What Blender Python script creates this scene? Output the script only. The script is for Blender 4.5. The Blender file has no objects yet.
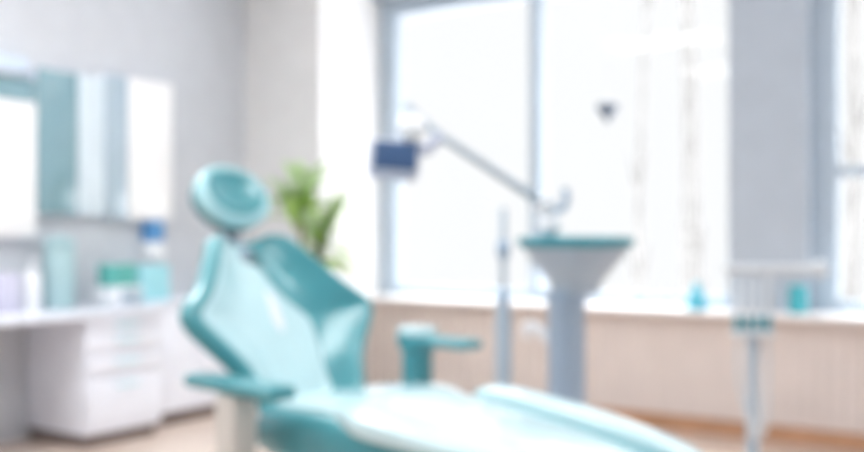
import bpy, bmesh, math, random
from mathutils import Vector, Matrix
random.seed(4)
S = bpy.context.scene
COL = S.collection
PI = math.pi
V = Vector

# ------------------------------------------------------------------ materials
def mat(name, col, rough=.5, spec=.5, metal=0, coat=0, var=.03, nscale=6.0, trans=0, bump=0, coat_rough=.1):
    m = bpy.data.materials.new(name); m.use_nodes = True
    nt = m.node_tree; b = nt.nodes['Principled BSDF']
    b.inputs['Roughness'].default_value = rough
    b.inputs['Metallic'].default_value = metal
    b.inputs['Specular IOR Level'].default_value = spec
    b.inputs['Coat Weight'].default_value = coat
    b.inputs['Coat Roughness'].default_value = coat_rough
    b.inputs['Transmission Weight'].default_value = trans
    tc = nt.nodes.new('ShaderNodeTexCoord')
    n = nt.nodes.new('ShaderNodeTexNoise'); n.inputs['Scale'].default_value = nscale
    n.inputs['Detail'].default_value = 3
    nt.links.new(tc.outputs['Object'], n.inputs['Vector'])
    r = nt.nodes.new('ShaderNodeValToRGB')
    a = [max(0, c*(1-var)) for c in col]; z = [min(1, c*(1+var)) for c in col]
    r.color_ramp.elements[0].color = (*a, 1); r.color_ramp.elements[1].color = (*z, 1)
    r.color_ramp.elements[0].position = .3; r.color_ramp.elements[1].position = .7
    nt.links.new(n.outputs['Fac'], r.inputs['Fac'])
    nt.links.new(r.outputs['Color'], b.inputs['Base Color'])
    if bump:
        bp = nt.nodes.new('ShaderNodeBump'); bp.inputs['Strength'].default_value = bump
        bp.inputs['Distance'].default_value = .002
        n2 = nt.nodes.new('ShaderNodeTexNoise'); n2.inputs['Scale'].default_value = nscale*30
        nt.links.new(tc.outputs['Object'], n2.inputs['Vector'])
        nt.links.new(n2.outputs['Fac'], bp.inputs['Height']); nt.links.new(bp.outputs['Normal'], b.inputs['Normal'])
    return m

def glass_mat(name, tint, refl=.06, rough=.0):
    m = bpy.data.materials.new(name); m.use_nodes = True
    nt = m.node_tree; nt.nodes.remove(nt.nodes['Principled BSDF'])
    out = nt.nodes['Material Output']
    t = nt.nodes.new('ShaderNodeBsdfTransparent'); t.inputs['Color'].default_value = (*tint, 1)
    g = nt.nodes.new('ShaderNodeBsdfGlossy'); g.inputs['Roughness'].default_value = rough
    mx = nt.nodes.new('ShaderNodeMixShader'); mx.inputs['Fac'].default_value = refl
    nt.links.new(t.outputs[0], mx.inputs[1]); nt.links.new(g.outputs[0], mx.inputs[2])
    nt.links.new(mx.outputs[0], out.inputs['Surface'])
    return m

def floor_mat():
    m = bpy.data.materials.new('wood_floor'); m.use_nodes = True
    nt = m.node_tree; b = nt.nodes['Principled BSDF']; b.inputs['Roughness'].default_value = .28
    tc = nt.nodes.new('ShaderNodeTexCoord')
    br = nt.nodes.new('ShaderNodeTexBrick'); br.inputs['Scale'].default_value = 1
    br.inputs['Brick Width'].default_value = 1.2; br.inputs['Row Height'].default_value = .13
    br.inputs['Mortar Size'].default_value = .003; br.inputs['Mortar'].default_value = (.22, .12, .08, 1)
    br.inputs['Color1'].default_value = (.60, .49, .42, 1); br.inputs['Color2'].default_value = (.66, .55, .47, 1)
    nt.links.new(tc.outputs['Object'], br.inputs['Vector'])
    n = nt.nodes.new('ShaderNodeTexNoise'); n.inputs['Scale'].default_value = 4; n.inputs['Detail'].default_value = 6
    mp = nt.nodes.new('ShaderNodeMapping'); mp.inputs['Scale'].default_value = (1, 14, 1)
    nt.links.new(tc.outputs['Object'], mp.inputs['Vector']); nt.links.new(mp.outputs[0], n.inputs['Vector'])
    mx = nt.nodes.new('ShaderNodeMixRGB'); mx.blend_type = 'OVERLAY'; mx.inputs['Fac'].default_value = .25
    nt.links.new(br.outputs['Color'], mx.inputs[1]); nt.links.new(n.outputs['Fac'], mx.inputs[2])
    nt.links.new(mx.outputs[0], b.inputs['Base Color'])
    return m

M = dict(
    wall=mat('painted_wall', (.60, .625, .66), .8, .2),
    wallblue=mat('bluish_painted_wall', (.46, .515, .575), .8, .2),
    wallwarm=mat('warm_white_wall', (.76, .755, .745), .8, .2),
    ceil=mat('ceiling_paint', (.86, .86, .87), .9, .1),
    frame=mat('window_frame_paint', (.43, .51, .585), .4),
    sill=mat('white_sill', (.88, .87, .87), .35),
    panel=mat('beige_slat_panel', (.76, .685, .645), .5),
    base=mat('brown_wood_trim', (.52, .29, .17), .4, var=.15),
    floor=floor_mat(),
    white=mat('white_laminate', (.83, .86, .94), .35),
    offwhite=mat('greyed_laminate', (.74, .69, .66), .5),
    plinth=mat('dark_plinth', (.16, .12, .11), .6),
    aqua=mat('pale_aqua_plastic', (.55, .82, .86), .4),
    gloss=mat('white_gloss_door', (.95, .95, .95), .2, coat=.4),
    paleblue=mat('pale_blue_door', (.68, .78, .84), .3),
    boxblue=mat('pale_grey_blue_metal', (.58, .68, .80), .4),
    tealglass=mat('teal_grey_glass', (.22, .37, .42), .15, coat=.5),
    blueglass=mat('blue_grey_glass', (.43, .54, .62), .15, coat=.5),
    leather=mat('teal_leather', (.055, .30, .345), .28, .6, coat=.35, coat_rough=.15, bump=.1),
    glarepale=mat('leather_glare_pale', (.54, .78, .82), .25, .6, coat=.5, coat_rough=.12, bump=.1),  # teal leather with window glare painted in, backrest
    glarewhite=mat('leather_glare_white', (.62, .83, .87), .2, .6, coat=.9, coat_rough=.08, bump=.1),  # glare painted nearly white: seat top, bolster, armrest cap
    glaremid=mat('leather_glare_mid', (.38, .68, .73), .25, .6, coat=.5, coat_rough=.12, bump=.1),  # headrest rim tone, lightened to paint the gloss on it
    darkteal=mat('dark_teal_plastic', (.05, .20, .24), .35),
    beige=mat('beige_grey_plastic', (.70, .66, .61), .4),
    chairwhite=mat('white_chair_plastic', (.86, .87, .92), .3),
    steel=mat('blue_grey_metal', (.36, .48, .62), .35, metal=.3),
    lsteel=mat('light_grey_metal', (.44, .53, .61), .35, metal=.2),
    wplast=mat('white_plastic', (.86, .88, .91), .3),
    lgplast=mat('light_grey_plastic', (.66, .70, .73), .35),
    lampface=mat('dark_blue_lamp_glass', (.06, .12, .25), .2),
    lamphouse=mat('lilac_grey_housing', (.50, .54, .66), .4),
    bowlgrey=mat('blue_grey_bowl_plastic', (.44, .53, .62), .35),
    tealrim=mat('teal_rim_plastic', (.06, .31, .38), .3),
    green=mat('leaf_green', (.42, .60, .16), .45, var=.3),
    palegreen=mat('pale_leaf_green', (.52, .68, .36), .45, var=.25),
    bark=mat('plant_cane', (.30, .22, .14), .8, var=.2),
    soil=mat('potting_soil', (.06, .04, .03), .9),
    pot=mat('white_ceramic_pot', (.84, .84, .82), .3),
    blue=mat('blue_plastic', (.10, .30, .60), .35),
    tealbox=mat('teal_green_card', (.12, .46, .42), .6),
    cyanbox=mat('light_cyan_card', (.35, .70, .78), .6),
    tealcan=mat('grey_teal_plastic', (.38, .55, .58), .4),
    lilac=mat('lilac_card', (.62, .61, .74), .6),
    turq=mat('turquoise_plastic', (.12, .55, .70), .25),
    tealb=mat('teal_bottle_plastic', (.06, .42, .48), .25),
    pend=mat('dark_grey_pendant', (.06, .09, .14), .4),
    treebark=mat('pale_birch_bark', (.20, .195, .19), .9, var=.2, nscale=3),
    snow=mat('snowy_ground', (.7, .7, .72), .9),
    pane=glass_mat('window_glass', (.99, .99, .99), .008),
)

# ------------------------------------------------------------------ mesh helpers
def obj(name, bm, m, parent=None, smooth=True, angle=40):
    me = bpy.data.meshes.new(name)
    bmesh.ops.recalc_face_normals(bm, faces=bm.faces[:])
    bm.to_mesh(me); bm.free()
    ms = m if isinstance(m, (list, tuple)) else [m]
    for k in ms: me.materials.append(k)
    if smooth:
        for p in me.polygons: p.use_smooth = True
        me.set_sharp_from_angle(angle=math.radians(angle))
    o = bpy.data.objects.new(name, me); COL.objects.link(o)
    if parent: o.parent = parent
    return o

def tag(o, label, cat, group=None):
    o['label'] = label; o['category'] = cat
    if group: o['group'] = group
    return o

def thing(name, label, cat, loc=(0, 0, 0), rz=0, group=None):
    o = bpy.data.objects.new(name, None); COL.objects.link(o)
    o.location = loc; o.rotation_euler = (0, 0, rz); o.empty_display_size = .1
    return tag(o, label, cat, group)

def struct(name, bm, m, parent=None, smooth=False):
    o = obj(name, bm, m, parent, smooth)
    if not parent: o['kind'] = 'structure'
    return o

def box(bm, x0, x1, y0, y1, z0, z1, bev=0, seg=2):
    t = bmesh.new()
    bmesh.ops.create_cube(t, size=1)
    for v in t.verts:
        v.co = V(((x0+x1)/2 + v.co.x*(x1-x0), (y0+y1)/2 + v.co.y*(y1-y0), (z0+z1)/2 + v.co.z*(z1-z0)))
    if bev:
        bmesh.ops.bevel(t, geom=t.edges[:], offset=bev, segments=seg, affect='EDGES', profile=.5)
    join(bm, t)
    return bm

def join(bm, t, mx=None):
    mp = {}
    for v in t.verts: mp[v] = bm.verts.new(mx @ v.co if mx else v.co)
    for f in t.faces:
        try:
            g = bm.faces.new([mp[v] for v in f.verts]); g.material_index = f.material_index
        except ValueError: pass
    t.free()

def B(*a, **k): return box(bmesh.new(), *a, **k)

def lathe(prof, n=40, c=(0, 0), bm=None, sx=1, sy=1, cap=True):
    bm = bm or bmesh.new()
    rings = []
    for r, z in prof:
        rings.append([bm.verts.new((c[0]+sx*r*math.cos(2*PI*i/n), c[1]+sy*r*math.sin(2*PI*i/n), z)) for i in range(n)])
    for a, b in zip(rings, rings[1:]):
        for i in range(n): bm.faces.new([a[i], a[(i+1) % n], b[(i+1) % n], b[i]])
    if cap:
        bm.faces.new(rings[0]); bm.faces.new(rings[-1])
    return bm

def tube(pts, r, n=14, bm=None):
    bm = bm or bmesh.new()
    pts = [V(p) for p in pts]; rs = r if isinstance(r, (list, tuple)) else [r]*len(pts)
    rings = []; up = None
    for i, p in enumerate(pts):
        d = (pts[min(i+1, len(pts)-1)] - pts[max(i-1, 0)]).normalized()
        if up is None: up = d.orthogonal().normalized()
        else: up = (up - d*up.dot(d)).normalized()
        w = d.cross(up)
        rings.append([bm.verts.new(p + rs[i]*(math.cos(2*PI*k/n)*up + math.sin(2*PI*k/n)*w)) for k in range(n)])
    for a, b in zip(rings, rings[1:]):
        for k in range(n): bm.faces.new([a[k], a[(k+1) % n], b[(k+1) % n], b[k]])
    bm.faces.new(rings[0]); bm.faces.new(rings[-1])
    return bm

def interp(tab, t):
    for (a, b) in zip(tab, tab[1:]):
        if t <= b[0]:
            f = (t-a[0])/(b[0]-a[0]); f = max(0, f)
            return [p+(q-p)*f for p, q in zip(a[1:], b[1:])]
    return list(tab[-1][1:])

def spline(pts, n):
    out = []
    P = [V(p) for p in pts]; P = [2*P[0]-P[1]] + P + [2*P[-1]-P[-2]]
    for i in range(1, len(P)-2):
        for k in range(n):
            t = k/n
            out.append(.5*((2*P[i]) + (P[i+1]-P[i-1])*t + (2*P[i-1]-5*P[i]+4*P[i+1]-P[i+2])*t*t + (3*P[i]-P[i-1]-3*P[i+1]+P[i+2])*t**3))
    out.append(P[-2]); return out

def bake(o, mods):
    for typ, kw in mods:
        md = o.modifiers.new(typ.lower(), typ)
        for k, v in kw.items(): setattr(md, k, v)
    dg = bpy.context.evaluated_depsgraph_get(); dg.update()
    me = bpy.data.meshes.new_from_object(o.evaluated_get(dg))
    o.modifiers.clear(); old = o.data; o.data = me; bpy.data.meshes.remove(old)
    for p in me.polygons: p.use_smooth = True
    return o

# ------------------------------------------------------------------ the room
XL, XR, YF, YB, H = -5.55, 1.6, -1.6, 6.25, 3.35      # left wall, right wall, wall behind the viewer, window wall, ceiling
XC, YC = -4.79, 5.63                                   # corner block beside the window
SILL, WTOP = .79, 3.02
struct('floor', B(XL-.2, XR+.2, YF-.2, YB+.3, -.1, 0), M['floor'])
struct('ceiling', B(XL-.2, XR+.2, YF-.2, YB+.3, H, H+.1), M['ceil'])
struct('wall_left', B(XL-.2, XL, YF-.2, YB+.3, 0, H), M['wall'])
struct('wall_corner', B(XL, XC, YC, YB+.3, 0, H), M['wallwarm'])
struct('wall_right', B(XR, XR+.2, YF-.2, YB+.3, 0, H), M['wall'])
struct('wall_front', B(XL, XR, YF-.2, YF, 0, H), M['wall'])
bm = bmesh.new()
box(bm, XC, XR, YB, YB+.3, 0, SILL-.03)
box(bm, XC, XR, YB, YB+.3, WTOP+.08, H)
box(bm, -1.97, -1.49, YB, YB+.3, SILL-.03, WTOP+.08)
box(bm, 1.2, XR, YB, YB+.3, SILL-.03, WTOP+.08)
struct('wall_back', bm, M['wallblue'])
o = struct('trim_1', B(XC, XR, 6.05, YB+.12, SILL-.035, SILL, bev=.008), M['sill'])
o['label'] = 'long white window sill above the slatted beige panelling'
bm = bmesh.new()
box(bm, XC, XR, YB-.035, YB, .1, SILL-.035)
x = XC
while x < XR-.05:
    box(bm, x+.006, x+.076, YB-.055, YB-.03, .1, SILL-.035, bev=.009)
    x += .082
o = struct('trim_2', bm, M['panel']); o['label'] = 'beige vertical slat panelling under the window sill'
struct('baseboard_back', B(XC, XR, YB-.07, YB, 0, .1, bev=.006), M['base'])
struct('baseboard_corner', B(XL, XC+.015, YC-.015, YC, 0, .09, bev=.004), M['base'])

def window(name, x0, x1, mull, wl, transom=None):
    y0, y1 = YB+.11, YB+.19
    bm = bmesh.new()
    zb, zt = SILL, WTOP+.08
    box(bm, x0, x0+wl, y0, y1, zb, zt, bev=.01)
    box(bm, x1-.035, x1, y0, y1, zb, zt, bev=.01)
    box(bm, x0+wl, x1-.035, y0, y1, zb, zb+.07, bev=.01)
    box(bm, x0+wl, x1-.035, y0, y1, WTOP-.05, zt, bev=.01)
    w = struct(name, bm, M['frame'])
    edges = [x0+wl] + [m for m in mull] + [x1-.035]
    for m in mull:
        obj('mullion', B(m-.045, m+.045, y0-.01, y1, zb+.07, WTOP-.05, bev=.008), M['frame'], w)
    if transom:
        t = bmesh.new(); e = edges
        for a, b in zip(e, e[1:]):
            box(t, a, b, y0+.005, y1-.005, transom-.035, transom+.035, bev=.008)
        obj('transom', t, M['frame'], w)
    for a, b in zip(edges, edges[1:]):
        obj('pane', B(a-.01, b+.01, y0+.035, y0+.045, zb+.05, WTOP-.03), M['pane'], w, smooth=False)
window('window_1', XC, -1.97, [-3.40], .165)
window('window_2', -1.49, 1.2, [-.15], .145, 1.64)

# ------------------------------------------------------------------ left wall: worktop and cabinets
CX = -4.94
t = tag(obj('worktop', B(XL+.001, CX+.02, 1.6, 4.30, .765, .80, bev=.006), M['white']),
        'long white worktop over the open knee space and the drawer unit', 'worktop')
t = thing('drawer_cabinet', 'white four drawer cabinet under the worktop, with pale aqua handles', 'cabinet', (CX, 3.72, 0))
bm = bmesh.new()
box(bm, -.60, -.02, 0, .56, .07, .764, bev=.003)
obj('body', bm, M['white'], t)
obj('plinth', B(-.58, -.05, .02, .54, 0, .07), M['plinth'], t)
zs = [.755, .675, .545, .405, .085]
for i, (zt, zb) in enumerate(zip(zs, zs[1:])):
    d = obj('drawer', B(-.02, 0, .006, .554, zb+.006, zt-.001, bev=.004), M['white'], t)
    zc = zt-.05 if i else zt-.04
    h = tube([(0, .21, zc), (.03, .21, zc), (.03, .35, zc), (0, .35, zc)], .008, 10)
    obj('handle', h, M['aqua'], d)
tag(t, t['label'], 'cabinet')
t = thing('storage_cabinet', 'shallow white low cabinet in the corner behind the dental chair', 'cabinet', (-5.13, 4.32, 0))
obj('body', B(-.418, -.02, 0, 1.26, .08, .79, bev=.003), M['white'], t)
obj('top', B(-.418, .015, 0, 1.28, .79, .82, bev=.005), M['white'], t)
obj('plinth', B(-.41, -.04, .01, 1.25, 0, .08), M['plinth'], t)
for k in range(3):
    d = obj('door', B(-.02, 0, .005+k*.42, .415+k*.42, .09, .78, bev=.004), M['white'], t)
    obj('handle', tube([(0, .36+k*.42, .62), (.025, .36+k*.42, .62), (.025, .36+k*.42, .74), (0, .36+k*.42, .74)], .007, 10), M['lsteel'], d)

# wall units, seen from the side: two tall glass and white door units, a mirror and a light box above it
def wall_unit(name, label, y0, y1, ym, z0, z1, gm, dm, dz0):
    t = thing(name, label, 'cabinet', (XL, y0, z0))
    h = z1-z0
    obj('body', B(.001, .05, 0, y1-y0, 0, h, bev=.004), M['white'], t)
    obj('glass_door', B(.05, .068, .004, ym-y0-.003, .005, h-.005, bev=.004), gm, t)['label'] = 'tinted glass door'
    d = obj('door', B(.05, .072, ym-y0+.003, y1-y0-.004, dz0-z0, h-.005, bev=.004), dm, t)
    return t
wall_unit('wall_cabinet', 'wall cabinet with dark teal glass door and narrow pale blue door, second from the corner', 3.76, 4.268, 4.06, 1.38, 2.30, M['tealglass'], M['paleblue'], 1.385)
wall_unit('wall_cabinet', 'wall cabinet with blue grey glass strip and tall bright white door, nearest the corner', 4.27, 4.845, 4.46, 1.36, 2.33, M['blueglass'], M['gloss'], 1.365)
t = thing('wall_cabinet', 'white gloss door wall cabinet at the left, with a teal grey band along its top', 'cabinet', (XL, 2.7, 1.24))
obj('body', B(.0, .05, 0, 1.058, 0, .98, bev=.003), M['white'], t)
obj('door', B(.05, .07, .004, 1.054, .004, .83, bev=.004), M['gloss'], t)
obj('panel', B(.05, .064, .004, 1.054, .836, .976, bev=.003), M['tealglass'], t)['label'] = 'teal grey band above the door'
t = thing('wall_light', 'pale box light on the wall above the left white cabinet door', 'lamp', (XL, 2.9, 2.23))
obj('housing', B(.001, .12, 0, .78, .0, .10, bev=.02, seg=3), M['boxblue'], t)
obj('diffuser', B(.03, .10, .05, .72, -.008, .004, bev=.003), M['wplast'], t)

# ------------------------------------------------------------------ things on the worktop
t = thing('soap_dispenser', 'white wall dispenser with a blue top under the bright white cabinet door', 'dispenser', (XL, 4.68, 1.08))
obj('body', B(0, .11, -.07, .07, 0, .13, bev=.02, seg=3), M['wplast'], t)
obj('cartridge', B(0, .105, -.068, .068, .13, .27, bev=.02, seg=3), M['blue'], t)['label'] = 'blue cartridge'
obj('spout', tube([(.06, 0, -.03), (.06, 0, .01)], .012), M['lsteel'], t)

t = thing('instrument_steriliser', 'low white box carrying two coloured card boxes on the worktop', 'steriliser', (-5.27, 4.10, .80))
obj('body', B(-.13, .13, -.0, .198, .004, .13, bev=.015, seg=3), M['wplast'], t)
for sx in (-.1, .1):
    for sy in (.02, .17): obj('foot', lathe([(.012, 0), (.012, .006)], 12, (sx, sy)), M['plinth'], t)
obj('door', B(.13, .138, .02, .178, .02, .115, bev=.004), M['lsteel'], t)
t = thing('glove_box', 'teal green card box on the white steriliser', 'box', (-5.27, 4.20, .93))
obj('carton', B(-.07, .07, -.10, .09, 0, .14, bev=.004), M['tealbox'], t)
obj('slot', lathe([(.035, .1402), (.035, .1415)], 24, sy=1.8), M['wplast'], t)
t = thing('glove_box', 'light cyan card box beside the teal green one, below the blue dispenser', 'box', (-5.27, 4.46, .82))
obj('carton', B(-.07, .07, -.14, .11, 0, .24, bev=.004), M['cyanbox'], t)
obj('slot', lathe([(.035, .2402), (.035, .2415)], 24, sy=1.8), M['wplast'], t)

t = thing('dispenser_canister', 'grey teal round canister standing on the worktop in front of the teal glass door', 'canister', (-5.40, 3.86, .80))
obj('body', lathe([(.085, 0), (.095, .01), (.095, .36), (.085, .375)], 40), M['tealcan'], t)
obj('lid', lathe([(.088, .375), (.098, .385), (.098, .42), (.05, .45), (.02, .455)], 40), M['tealcan'], t)
t = thing('pump_bottle', 'white pump bottle on the worktop beside the grey teal canister', 'bottle', (-5.30, 3.60, .80))
obj('body', lathe([(.045, 0), (.05, .01), (.05, .2), (.035, .24), (.02, .25)], 32), M['wplast'], t)
obj('pump', tube([(0, 0, .25), (0, 0, .31), (.03, 0, .315), (.06, 0, .30)], .01), M['wplast'], t)
tag(obj('card_box', B(-5.42, -5.26, 3.38, 3.50, .80, 1.03, bev=.004), M['lilac']), 'lilac card box at the left end of the visible worktop', 'box')

# ------------------------------------------------------------------ potted plant behind the chair
t = thing('potted_plant', 'leafy green potted plant behind the dental chair near the corner wall', 'plant', (-4.35, 4.95, 0))
obj('pot', lathe([(.14, 0), (.15, .01), (.19, .36), (.2, .37), (.185, .37), (.175, .34)], 40), M['pot'], t)
obj('soil', lathe([(.17, .33), (.175, .345), (.01, .352)], 30), M['soil'], t)
canes = [((0, 0, .34), (.0, .01, .8), (-.03, .0, 1.48)), ((.05, -.03, .34), (.07, -.02, .8), (.17, -.03, 1.20))]
for c in canes:
    obj('cane', tube(spline(c, 6), .018), M['bark'], t)
def leaf(root, d, length, width, droop):
    bm = bmesh.new(); d = V(d).normalized(); side = d.cross(V((0, 0, 1)))
    if side.length < .1: side = V((1, 0, 0))
    side.normalize(); N = 10; prev = None; p = V(root); dirn = d.copy()
    for i in range(N+1):
        f = i/N; w = width*math.sin(PI*min(1, .1+f*.9))**.7*.5 + .002
        up = side.cross(dirn).normalized()
        row = [bm.verts.new(p+side*w+up*w*.3), bm.verts.new(p), bm.verts.new(p-side*w+up*w*.3)]
        if prev:
            bm.faces.new([prev[0], prev[1], row[1], row[0]]); bm.faces.new([prev[1], prev[2], row[2], row[1]])
        prev = row; p = p + dirn*length/N; dirn = (dirn + V((0, 0, -droop/N))).normalized()
    r = bmesh.ops.solidify(bm, geom=bm.faces[:], thickness=.0015)
    return bm
for i in range(44):
    top = V((-.03, 0, 1.46)) if i % 2 else V((.17, -.03, 1.20))
    a = i*2.4; el = random.uniform(-.15, 1.3)
    d = (math.cos(a)*math.cos(el), math.sin(a)*math.cos(el), math.sin(el))
    L = random.uniform(.30, .52)
    obj('leaf', leaf(top + V((0, 0, random.uniform(-.12, .03))), d, L, .085, random.uniform(.7, 1.5)), M['palegreen' if el > .8 else 'green'], t)

# ------------------------------------------------------------------ dental chair  (u = towards the feet, v = towards the window, z = up)
ch = thing('dental_chair', 'teal leather dental chair, half reclined, with window glare painted pale on its pads', 'chair', (-2.112, 2.435, 0), math.radians(-9.8))
PROF = [(0, .02, .66), (.12, -.045, .74), (.45, -.165, .945), (.60, -.215, 1.03), (.80, -.315, 1.15), (1, -.40, 1.235)]
prof_s = spline([(p[1], 0, p[2]) for p in PROF], 12)
def bp(a):                                   # point on the backrest centre line and its normal
    f = a*(len(prof_s)-1); i = min(int(f), len(prof_s)-2); q = f-i
    p = prof_s[i]*(1-q)+prof_s[i+1]*q; d = (prof_s[i+1]-prof_s[i]).normalized()
    return p, V((d.z, 0, -d.x))
WID = [(0, .19), (.15, .18), (.28, .235), (.39, .355), (.44, .38), (.50, .362), (.66, .255), (.80, .172), (.92, .125), (1, .105)]
def bw(a): return interp(WID, a)[0]
def wing(b): return .09*max(0, (abs(b)-.36)/.64)**1.35
def back_grid(a0, a1, b0, b1, na, nb, off, hole=None, wscale=1):
    bm = bmesh.new(); g = []
    for i in range(na+1):
        a = a0+(a1-a0)*i/na; p, n = bp(a); row = []
        for j in range(nb+1):
            e = b1(a) if callable(b1) else b1
            b = b0+(e-b0)*j/nb
            row.append(bm.verts.new(p + V((0, b*bw(a)*wscale, 0)) + n*(off+wing(b)*(1 if a < .9 else 1-(a-.9)*6))))
        g.append(row)
    for i in range(na):
        for j in range(nb):
            a = a0+(a1-a0)*(i+.5)/na; e = b1(a) if callable(b1) else b1; b = b0+(e-b0)*(j+.5)/nb
            if hole and hole(a, b): continue
            bm.faces.new([g[i][j], g[i+1][j], g[i+1][j+1], g[i][j+1]])
    return bm
hole = lambda a, b: .79 < a < .90 and -.2 < b < .32
o = obj('backrest', back_grid(0, 1, -1, 1, 24, 20, 0, hole), M['leather'], ch)
bake(o, [('SOLIDIFY', dict(thickness=.06, offset=-1)), ('SUBSURF', dict(levels=2, render_levels=2))])
o = obj('backrest_glare', back_grid(.07, .94, -.86, lambda a: .72-.80*a, 26, 14, .012, hole), M['glarepale'], ch)  # glare on the backrest, put in as a pale raised panel
o['label'] = 'pale panel painting window glare on the backrest'
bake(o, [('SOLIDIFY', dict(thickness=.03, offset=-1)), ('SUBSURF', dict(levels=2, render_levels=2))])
# headrest: a dished oval pad in a dark shell on a curved bracket
hc = V((-.448, .008, 1.380)); nrm = V((.84, 0, .54)).normalized(); upv = V((-nrm.z, 0, nrm.x))
def head(bm):
    mx = Matrix(((0, upv.x, nrm.x, hc.x), (1, 0, 0, hc.y), (0, upv.z, nrm.z, hc.z), (0, 0, 0, 1)))
    out = bmesh.new(); join(out, bm, mx); return out
obj('headrest_shell', head(lathe([(.02, -.075), (.09, -.07), (.127, -.04), (.132, -.01), (.12, 0)], 48, sx=1.1, sy=.93)), M['darkteal'], ch)
o = obj('headrest', head(lathe([(.10, -.03), (.127, -.02), (.136, .005), (.133, .03), (.115, .044), (.10, .038), (.097, .0)], 48, sx=1.1, sy=.93, cap=False)), M['glaremid'], ch, angle=180)  # rim colour carries the light falling on the teal leather
o['label'] = 'padded rim of the headrest, glare painted into its lighter colour'
obj('headrest_cushion', head(lathe([(.095, .0), (.108, .030), (.102, .043), (.085, .034), (.05, .022), (.02, .017), (.004, .016)], 48, (.008, .014), sx=1.08, sy=.92)), M['leather'], ch, angle=180)
obj('headrest_bracket', tube(spline([(-.335, 0, 1.18), (-.40, 0, 1.21), (-.46, 0, 1.27), (-.49, 0, 1.35)], 6), .022), M['lsteel'], ch)

# seat and leg rest: lofted sections, raised side bolsters
def loft(secs, m, name, parent, n=36, p=3.2):
    bm = bmesh.new(); rings = []
    for (u, hw, zb, zt, dish) in secs:
        ring = []
        for k in range(n):
            a = 2*PI*k/n; c, s = math.cos(a), math.sin(a)
            y = math.copysign(abs(c)**(2/p), c)*hw
            zz = math.copysign(abs(s)**(2/p), s)
            z = (zb+zt)/2 + zz*(zt-zb)/2
            if zz > 0: z -= dish*zz*(1-(y/hw)**2)
            ring.append(bm.verts.new((u, y, z)))
        rings.append(ring)
    for a, b in zip(rings, rings[1:]):
        for k in range(n): bm.faces.new([a[k], a[(k+1) % n], b[(k+1) % n], b[k]])
    bm.faces.new(rings[0]); bm.faces.new(rings[-1])
    o = obj(name, bm, m, parent)
    bake(o, [('SUBSURF', dict(levels=2, render_levels=2))])
    return o
loft([(-.03, .18, .60, .70, 0), (0, .23, .58, .73, 0), (.10, .265, .57, .765, .01), (.25, .285, .565, .785, .01), (.42, .288, .57, .792, .005), (.55, .282, .58, .782, 0), (.9, .265, .575, .745, .0), (1.2, .24, .57, .705, .0), (1.30, .20, .58, .685, 0), (1.32, .16, .60, .665, 0)], M['leather'], 'seat', ch)
o = loft([(.03, .15, .70, .742, .0), (.06, .20, .70, .768, .0), (.25, .245, .70, .800, .005), (.42, .25, .70, .812, .0), (.55, .235, .70, .802, 0), (.9, .21, .68, .765, .0), (1.2, .18, .64, .722, .0), (1.28, .14, .63, .70, 0)], M['glarewhite'], 'seat_glare', ch)  # window glare on the seat top, modelled as a pale pad
o['label'] = 'pale pad painting window glare on the seat and leg rest'
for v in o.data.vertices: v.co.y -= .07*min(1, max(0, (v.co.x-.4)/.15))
o = loft([(.50, .035, .72, .775, 0), (.53, .047, .70, .818, 0), (.9, .046, .68, .786, .0), (1.2, .042, .63, .735, .0), (1.27, .04, .62, .70, 0)], M['glarewhite'], 'side_bolster', ch)  # bolster coloured near white for the window's reflection
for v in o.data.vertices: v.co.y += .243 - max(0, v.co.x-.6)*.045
# arm rests
def armpad(bm, u0, u1, v, z, w, h):
    n = 14
    return tube(spline([(u0, v, z), (u0+.02, v, z), ((u0+u1)/2, v, z), (u1-.02, v, z), (u1, v, z)], 5), .01)
nearm = obj('armrest', B(-.10, .33, -.41, -.31, .80, .842, bev=.018, seg=4), M['leather'], ch)
obj('armrest_post', B(.06, .155, -.405, -.315, .42, .797, bev=.015, seg=3), M['beige'], ch)['label'] = 'beige grey armrest post'
obj('armrest_bracket', B(.06, .155, -.40, -.1, .40, .47, bev=.015, seg=3), M['beige'], ch)
obj('armrest', B(.06, .385, .315, .405, .885, .918, bev=.015, seg=4), M['leather'], ch)
obj('armrest_post', lathe([(.05, .60), (.052, .61), (.052, .862), (.064, .872), (.066, .92)], 36, (.125, .36)), M['leather'], ch)['label'] = 'round teal armrest post'
obj('armrest_cap', lathe([(.066, .92), (.068, .93), (.06, .945), (.02, .949)], 36, (.125, .36)), M['glarewhite'], ch)['label'] = 'round cap of the armrest post, highlight painted near white'  # whitish colour paints the highlight on the glossy top
obj('armrest_bracket', B(.08, .17, .1, .40, .56, .61, bev=.015, seg=3), M['beige'], ch)
# frame and base
obj('back_frame', tube(spline([(.12, 0, .56), (-.02, 0, .60), (-.13, 0, .78), (-.21, 0, .97), (-.30, 0, 1.08)], 8), .045), M['chairwhite'], ch)
obj('under_frame', B(-.02, 1.0, -.14, .14, .46, .575, bev=.03, seg=3), M['chairwhite'], ch)
obj('lift_column', B(.16, .5, -.13, .13, .09, .47, bev=.04, seg=3), M['chairwhite'], ch)
obj('base', B(-.15, .85, -.26, .26, 0, .10, bev=.035, seg=3), M['chairwhite'], ch)

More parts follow.
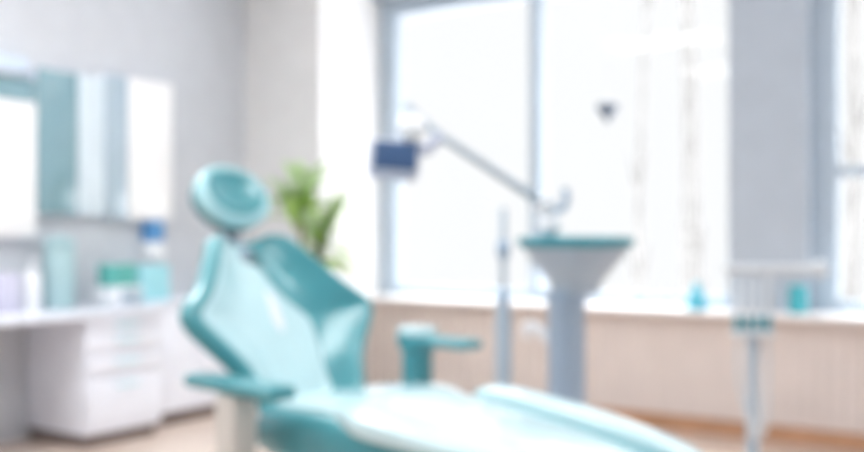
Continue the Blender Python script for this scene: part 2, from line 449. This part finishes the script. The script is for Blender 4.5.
# ------------------------------------------------------------------ dental unit with bowl on a column
du = thing('dental_unit', 'dental unit with teal rimmed bowl on a blue grey column', 'dental unit', (-1.79, 3.616, 0))
obj('base', lathe([(.165, 0), (.17, .015), (.16, .05), (.09, .08)], 44), M['wplast'], du)
obj('column', lathe([(.085, .07), (.074, .10), (.074, .98), (.082, .99), (.082, 1.03)], 40), M['steel'], du)
BO = (.03, .02)
obj('bowl', lathe([(.075, 1.02), (.095, 1.03), (.10, 1.06), (.14, 1.11), (.19, 1.17), (.218, 1.215), (.208, 1.215), (.17, 1.17), (.10, 1.12), (.03, 1.10)], 56, BO), M['bowlgrey'], du)
bm = bmesh.new()
rm = lathe([(.205, 1.205), (.222, 1.205), (.233, 1.222), (.232, 1.243), (.22, 1.247), (.21, 1.24), (.205, 1.22)], 56, BO, cap=False)
join(bm, rm)
obj('rim', bm, M['tealrim'], du)['label'] = 'teal rim of the bowl'
obj('tray', B(-.12, .2, -.10, .12, 1.235, 1.25, bev=.006), M['tealrim'], du)
obj('side_arm', tube(spline([(-.07, -.01, .83), (-.13, -.02, .88), (-.165, -.02, .885), (-.18, -.0, .84)], 6), .02), M['wplast'], du)

# operating lamp on a sloping arm fixed to the unit
def rc(x, z): return (.829*x-.559*z, .559*x+.829*z)
la = thing('dental_lamp', 'operating lamp on a thin sloping arm, its dark blue face in front of the window', 'lamp', (-1.84, 3.56, 1.25))
LO = V((-1.84, 3.56, 1.25))
def lp(x, z, h): a = rc(x, z); return V((a[0], a[1], h)) - LO
e0 = lp(.449, 3.98, 1.375); e1 = lp(.03, 3.70, 1.62); e2 = lp(-.10, 3.68, 1.735)
obj('post', tube([(0, 0, 0), (0, 0, .12), e0+V((0, 0, .02))], .028), M['lsteel'], la)
obj('filler_knob', lathe([(.029, .005), (.042, .02), (.045, .045), (.042, .065), (.029, .08)], 28), M['wplast'], la)  # filler knob of the dental unit, grouped with the lamp
obj('filler_spout', tube(spline([(.0, 0, .10), (.045, .03, .11), (.06, .035, .15), (.055, .03, .19)], 6), .014), M['steel'], la)  # the unit's cup filler spout, parented to the lamp
obj('elbow', lathe([(.004, -.045), (.035, -.035), (.045, 0), (.035, .035), (.004, .045)], 28), M['wplast'], la).location = e0
obj('arm', tube([e0, e0.lerp(e1, .5), e1], [.020, .017, .015]), M['lsteel'], la)
obj('arm_tip', tube([e1, e1.lerp(e2, .6), e2], [.014, .013, .016]), M['lsteel'], la)
hd = lp(-.13, 3.60, 1.535)
yaw = math.radians(34)
fork = obj('fork', tube(spline([e1, e1.lerp(hd, .4)+V((0, .02, -.02)), hd+V((.06, .06, .03))], 6), .022), M['lamphouse'], la)
h = obj('lamp_head', B(-.098, .085, -.02, .09, -.085, .06, bev=.025, seg=4), M['lamphouse'], la); h.location = hd; h.rotation_euler = (math.radians(4), math.radians(5), yaw)
g = obj('lamp_face', B(-.078, .076, -.03, -.018, -.045, .054, bev=.006), M['lampface'], h); g['label'] = 'dark blue glass face'
obj('lamp_knob', lathe([(.004, -.055), (.04, -.04), (.055, 0), (.04, .04), (.004, .055)], 32), M['wplast'], la).location = lp(-.072, 3.60, 1.64)

# slender suction stand between chair and unit
st = thing('suction_stand', 'slender light grey stand with knobs left of the dental unit column', 'stand', (-2.10, 3.649, 0))
obj('base', lathe([(.095, 0), (.10, .01), (.095, .03), (.04, .05)], 36), M['wplast'], st)
obj('lower_pole', lathe([(.034, .04), (.034, .93), (.026, .95)], 28), M['lsteel'], st)
obj('upper_pole', lathe([(.014, .94), (.014, 1.36), (.008, 1.37)], 20), M['lsteel'], st)
for z in (.985, 1.195): obj('knob', lathe([(.014, z-.045), (.026, z-.03), (.028, z+.02), (.014, z+.04)], 24), M['steel'], st)

# instrument stand in front of the pier
ins = thing('instrument_stand', 'light grey stand holding teal gripped dental handpieces in front of the blue grey pier', 'stand', (-1.32, 4.535, 0), math.radians(34))
obj('base', lathe([(.2, 0), (.21, .012), (.2, .04), (.05, .06)], 40), M['lgplast'], ins)
obj('column', lathe([(.03, .05), (.03, .80), (.04, .81)], 28, (.0, 0)), M['lsteel'], ins)
obj('holder', B(-.09, .09, -.05, .05, .80, .825, bev=.008), M['lgplast'], ins)
for k in range(4):
    x = -.068+k*.045
    hp = obj('handpiece', lathe([(.012, .845), (.012, .93), (.008, 1.04), (.006, 1.06)], 16, (x, 0)), M['lgplast'], ins)
    obj('grip', lathe([(.012, .822), (.017, .828), (.017, .885), (.012, .892)], 18, (x, 0)), M['tealrim'], hp)
    obj('hose', tube(spline([(x, 0, .80), (x-.01, -.04, .62), (x*.6, -.07, .42), (x*.3, -.03, .35), (.0, -.02, .50)], 8), .008, 8), M['lgplast'], ins)
obj('rail_post', tube([(.085, .02, .815), (.085, .02, 1.10)], .010), M['lgplast'], ins)
obj('rail', tube([(-.12, .02, 1.10), (.30, .02, 1.10)], .022), M['lgplast'], ins)
obj('rail_knob', lathe([(.004, 1.055), (.03, 1.07), (.04, 1.10), (.03, 1.13), (.004, 1.145)], 24, (.31, .02)), M['lgplast'], ins)

# sill objects
t = thing('cone_bottle', 'turquoise cone shaped bottle on the sill left of the pier', 'bottle', (-2.13, 6.13, SILL))
obj('body', lathe([(.06, 0), (.065, .008), (.06, .05), (.032, .12), (.022, .13)], 32), M['turq'], t)
obj('cap', lathe([(.022, .13), (.024, .135), (.024, .165), (.018, .17)], 24), M['turq'], t)
t = thing('jar', 'teal jar with lid on the sill in front of the right edge of the pier', 'jar', (-1.52, 6.15, SILL))
obj('body', lathe([(.05, 0), (.056, .008), (.056, .11), (.045, .125)], 32), M['tealb'], t)
obj('lid', lathe([(.047, .125), (.052, .13), (.052, .16), (.045, .165)], 28), M['tealb'], t)
t = thing('window_ornament', 'small dark tapered pendant hanging against the bright window', 'ornament', (-2.785, 6.24, 2.09))
obj('pendant', lathe([(.004, -.08), (.03, -.04), (.075, .02), (.07, .045), (.03, .06), (.004, .065)], 24), M['pend'], t)
obj('cord', tube([(0, 0, .06), (0, 0, 1.009)], .0015, 6), M['wplast'], t)

# ------------------------------------------------------------------ outside
struct('ground', B(-40, 20, 9, 50, -4.2, -4), M['snow'])
spots = [(-6.55, 16.2, .11), (-6.15, 17.6, .14), (-5.62, 15.6, .11), (-5.25, 17.2, .14), (-3.12, 15.5, .2), (-2.6, 17, .15)]
tl = ['pale trunk outside the large window, leftmost of the four in its right pane', 'pale trunk outside the large window, second from the left in its right pane',
      'pale trunk outside the large window, second from the pier', 'pale trunk outside the large window, closest to the pier',
      'pale tree outside the right hand window, nearer the frame', 'pale tree outside the right hand window, further right']
for (x, y, r), l in zip(spots, tl):
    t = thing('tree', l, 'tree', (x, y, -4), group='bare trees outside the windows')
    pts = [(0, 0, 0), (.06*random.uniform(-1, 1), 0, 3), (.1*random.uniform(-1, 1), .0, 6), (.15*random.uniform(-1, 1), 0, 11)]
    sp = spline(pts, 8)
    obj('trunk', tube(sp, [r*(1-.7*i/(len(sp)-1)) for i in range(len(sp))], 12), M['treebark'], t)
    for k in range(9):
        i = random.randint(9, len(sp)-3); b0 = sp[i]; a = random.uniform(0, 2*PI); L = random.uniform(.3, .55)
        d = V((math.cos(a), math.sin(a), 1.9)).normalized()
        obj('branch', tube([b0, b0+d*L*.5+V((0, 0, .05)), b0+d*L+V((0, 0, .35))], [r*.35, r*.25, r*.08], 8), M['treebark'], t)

# ------------------------------------------------------------------ light
w = bpy.data.worlds.new('overcast'); S.world = w; w.use_nodes = True
bg = w.node_tree.nodes['Background']
# overcast sky: pale near the horizon, brighter towards the zenith
wn = w.node_tree; tc = wn.nodes.new('ShaderNodeTexCoord'); sp_ = wn.nodes.new('ShaderNodeSeparateXYZ')
mr = wn.nodes.new('ShaderNodeMapRange'); mr.interpolation_type = 'SMOOTHSTEP'
for k, v in (('From Min', .28), ('From Max', .8), ('To Min', 1.04), ('To Max', 14)): mr.inputs[k].default_value = v
wn.links.new(tc.outputs['Generated'], sp_.inputs[0]); wn.links.new(sp_.outputs['Z'], mr.inputs['Value'])
wn.links.new(mr.outputs[0], bg.inputs['Strength'])
bg.inputs['Color'].default_value = (.97, .985, 1, 1)
def area(name, loc, rot, sx, sy, power, col=(1, 1, 1), portal=False):
    l = bpy.data.lights.new(name, 'AREA'); l.shape = 'RECTANGLE'; l.size = sx; l.size_y = sy; l.energy = power; l.color = col
    o = bpy.data.objects.new(name, l); COL.objects.link(o); o.location = loc; o.rotation_euler = rot
    if portal: l.cycles.is_portal = True
    return o
wz = (SILL+WTOP)/2
area('window_portal', (-3.38, YB+.28, wz), (-PI/2, 0, 0), 2.8, 2.3, 1, portal=True)
area('window_portal', (-.15, YB+.28, wz), (-PI/2, 0, 0), 2.7, 2.3, 1, portal=True)
for x, y, e in ((-3.9, 2.6, 50), (-1.2, 2.4, 30), (-3.8, .4, 48), (-1.2, .2, 30)):  # unseen fill lights added under the ceiling to brighten the room
    area('ceiling_fill', (x, y, H-.03), (0, 0, 0), 1.2, .6, e, (.97, .985, 1))

# ------------------------------------------------------------------ camera
c = bpy.data.cameras.new('camera'); co = bpy.data.objects.new('camera', c); COL.objects.link(co)
co.location = (0, 0, 1.25); co.rotation_euler = (PI/2, 0, math.radians(34))
c.sensor_width = 36; c.lens = 36*1000/864; c.shift_y = 10/864
c.dof.use_dof = True; c.dof.focus_distance = .5; c.dof.aperture_fstop = 4.9
c.clip_start = .05; c.clip_end = 200
S.camera = co
S.cycles.max_bounces = 10; S.cycles.diffuse_bounces = 6; S.cycles.transparent_max_bounces = 12
S.cycles.sample_clamp_indirect = 8; S.cycles.use_denoising = True
S.view_settings.view_transform = 'Standard'; S.view_settings.look = 'None'
S.view_settings.gamma = 1; S.view_settings.use_curve_mapping = False
S.view_settings.exposure = 0
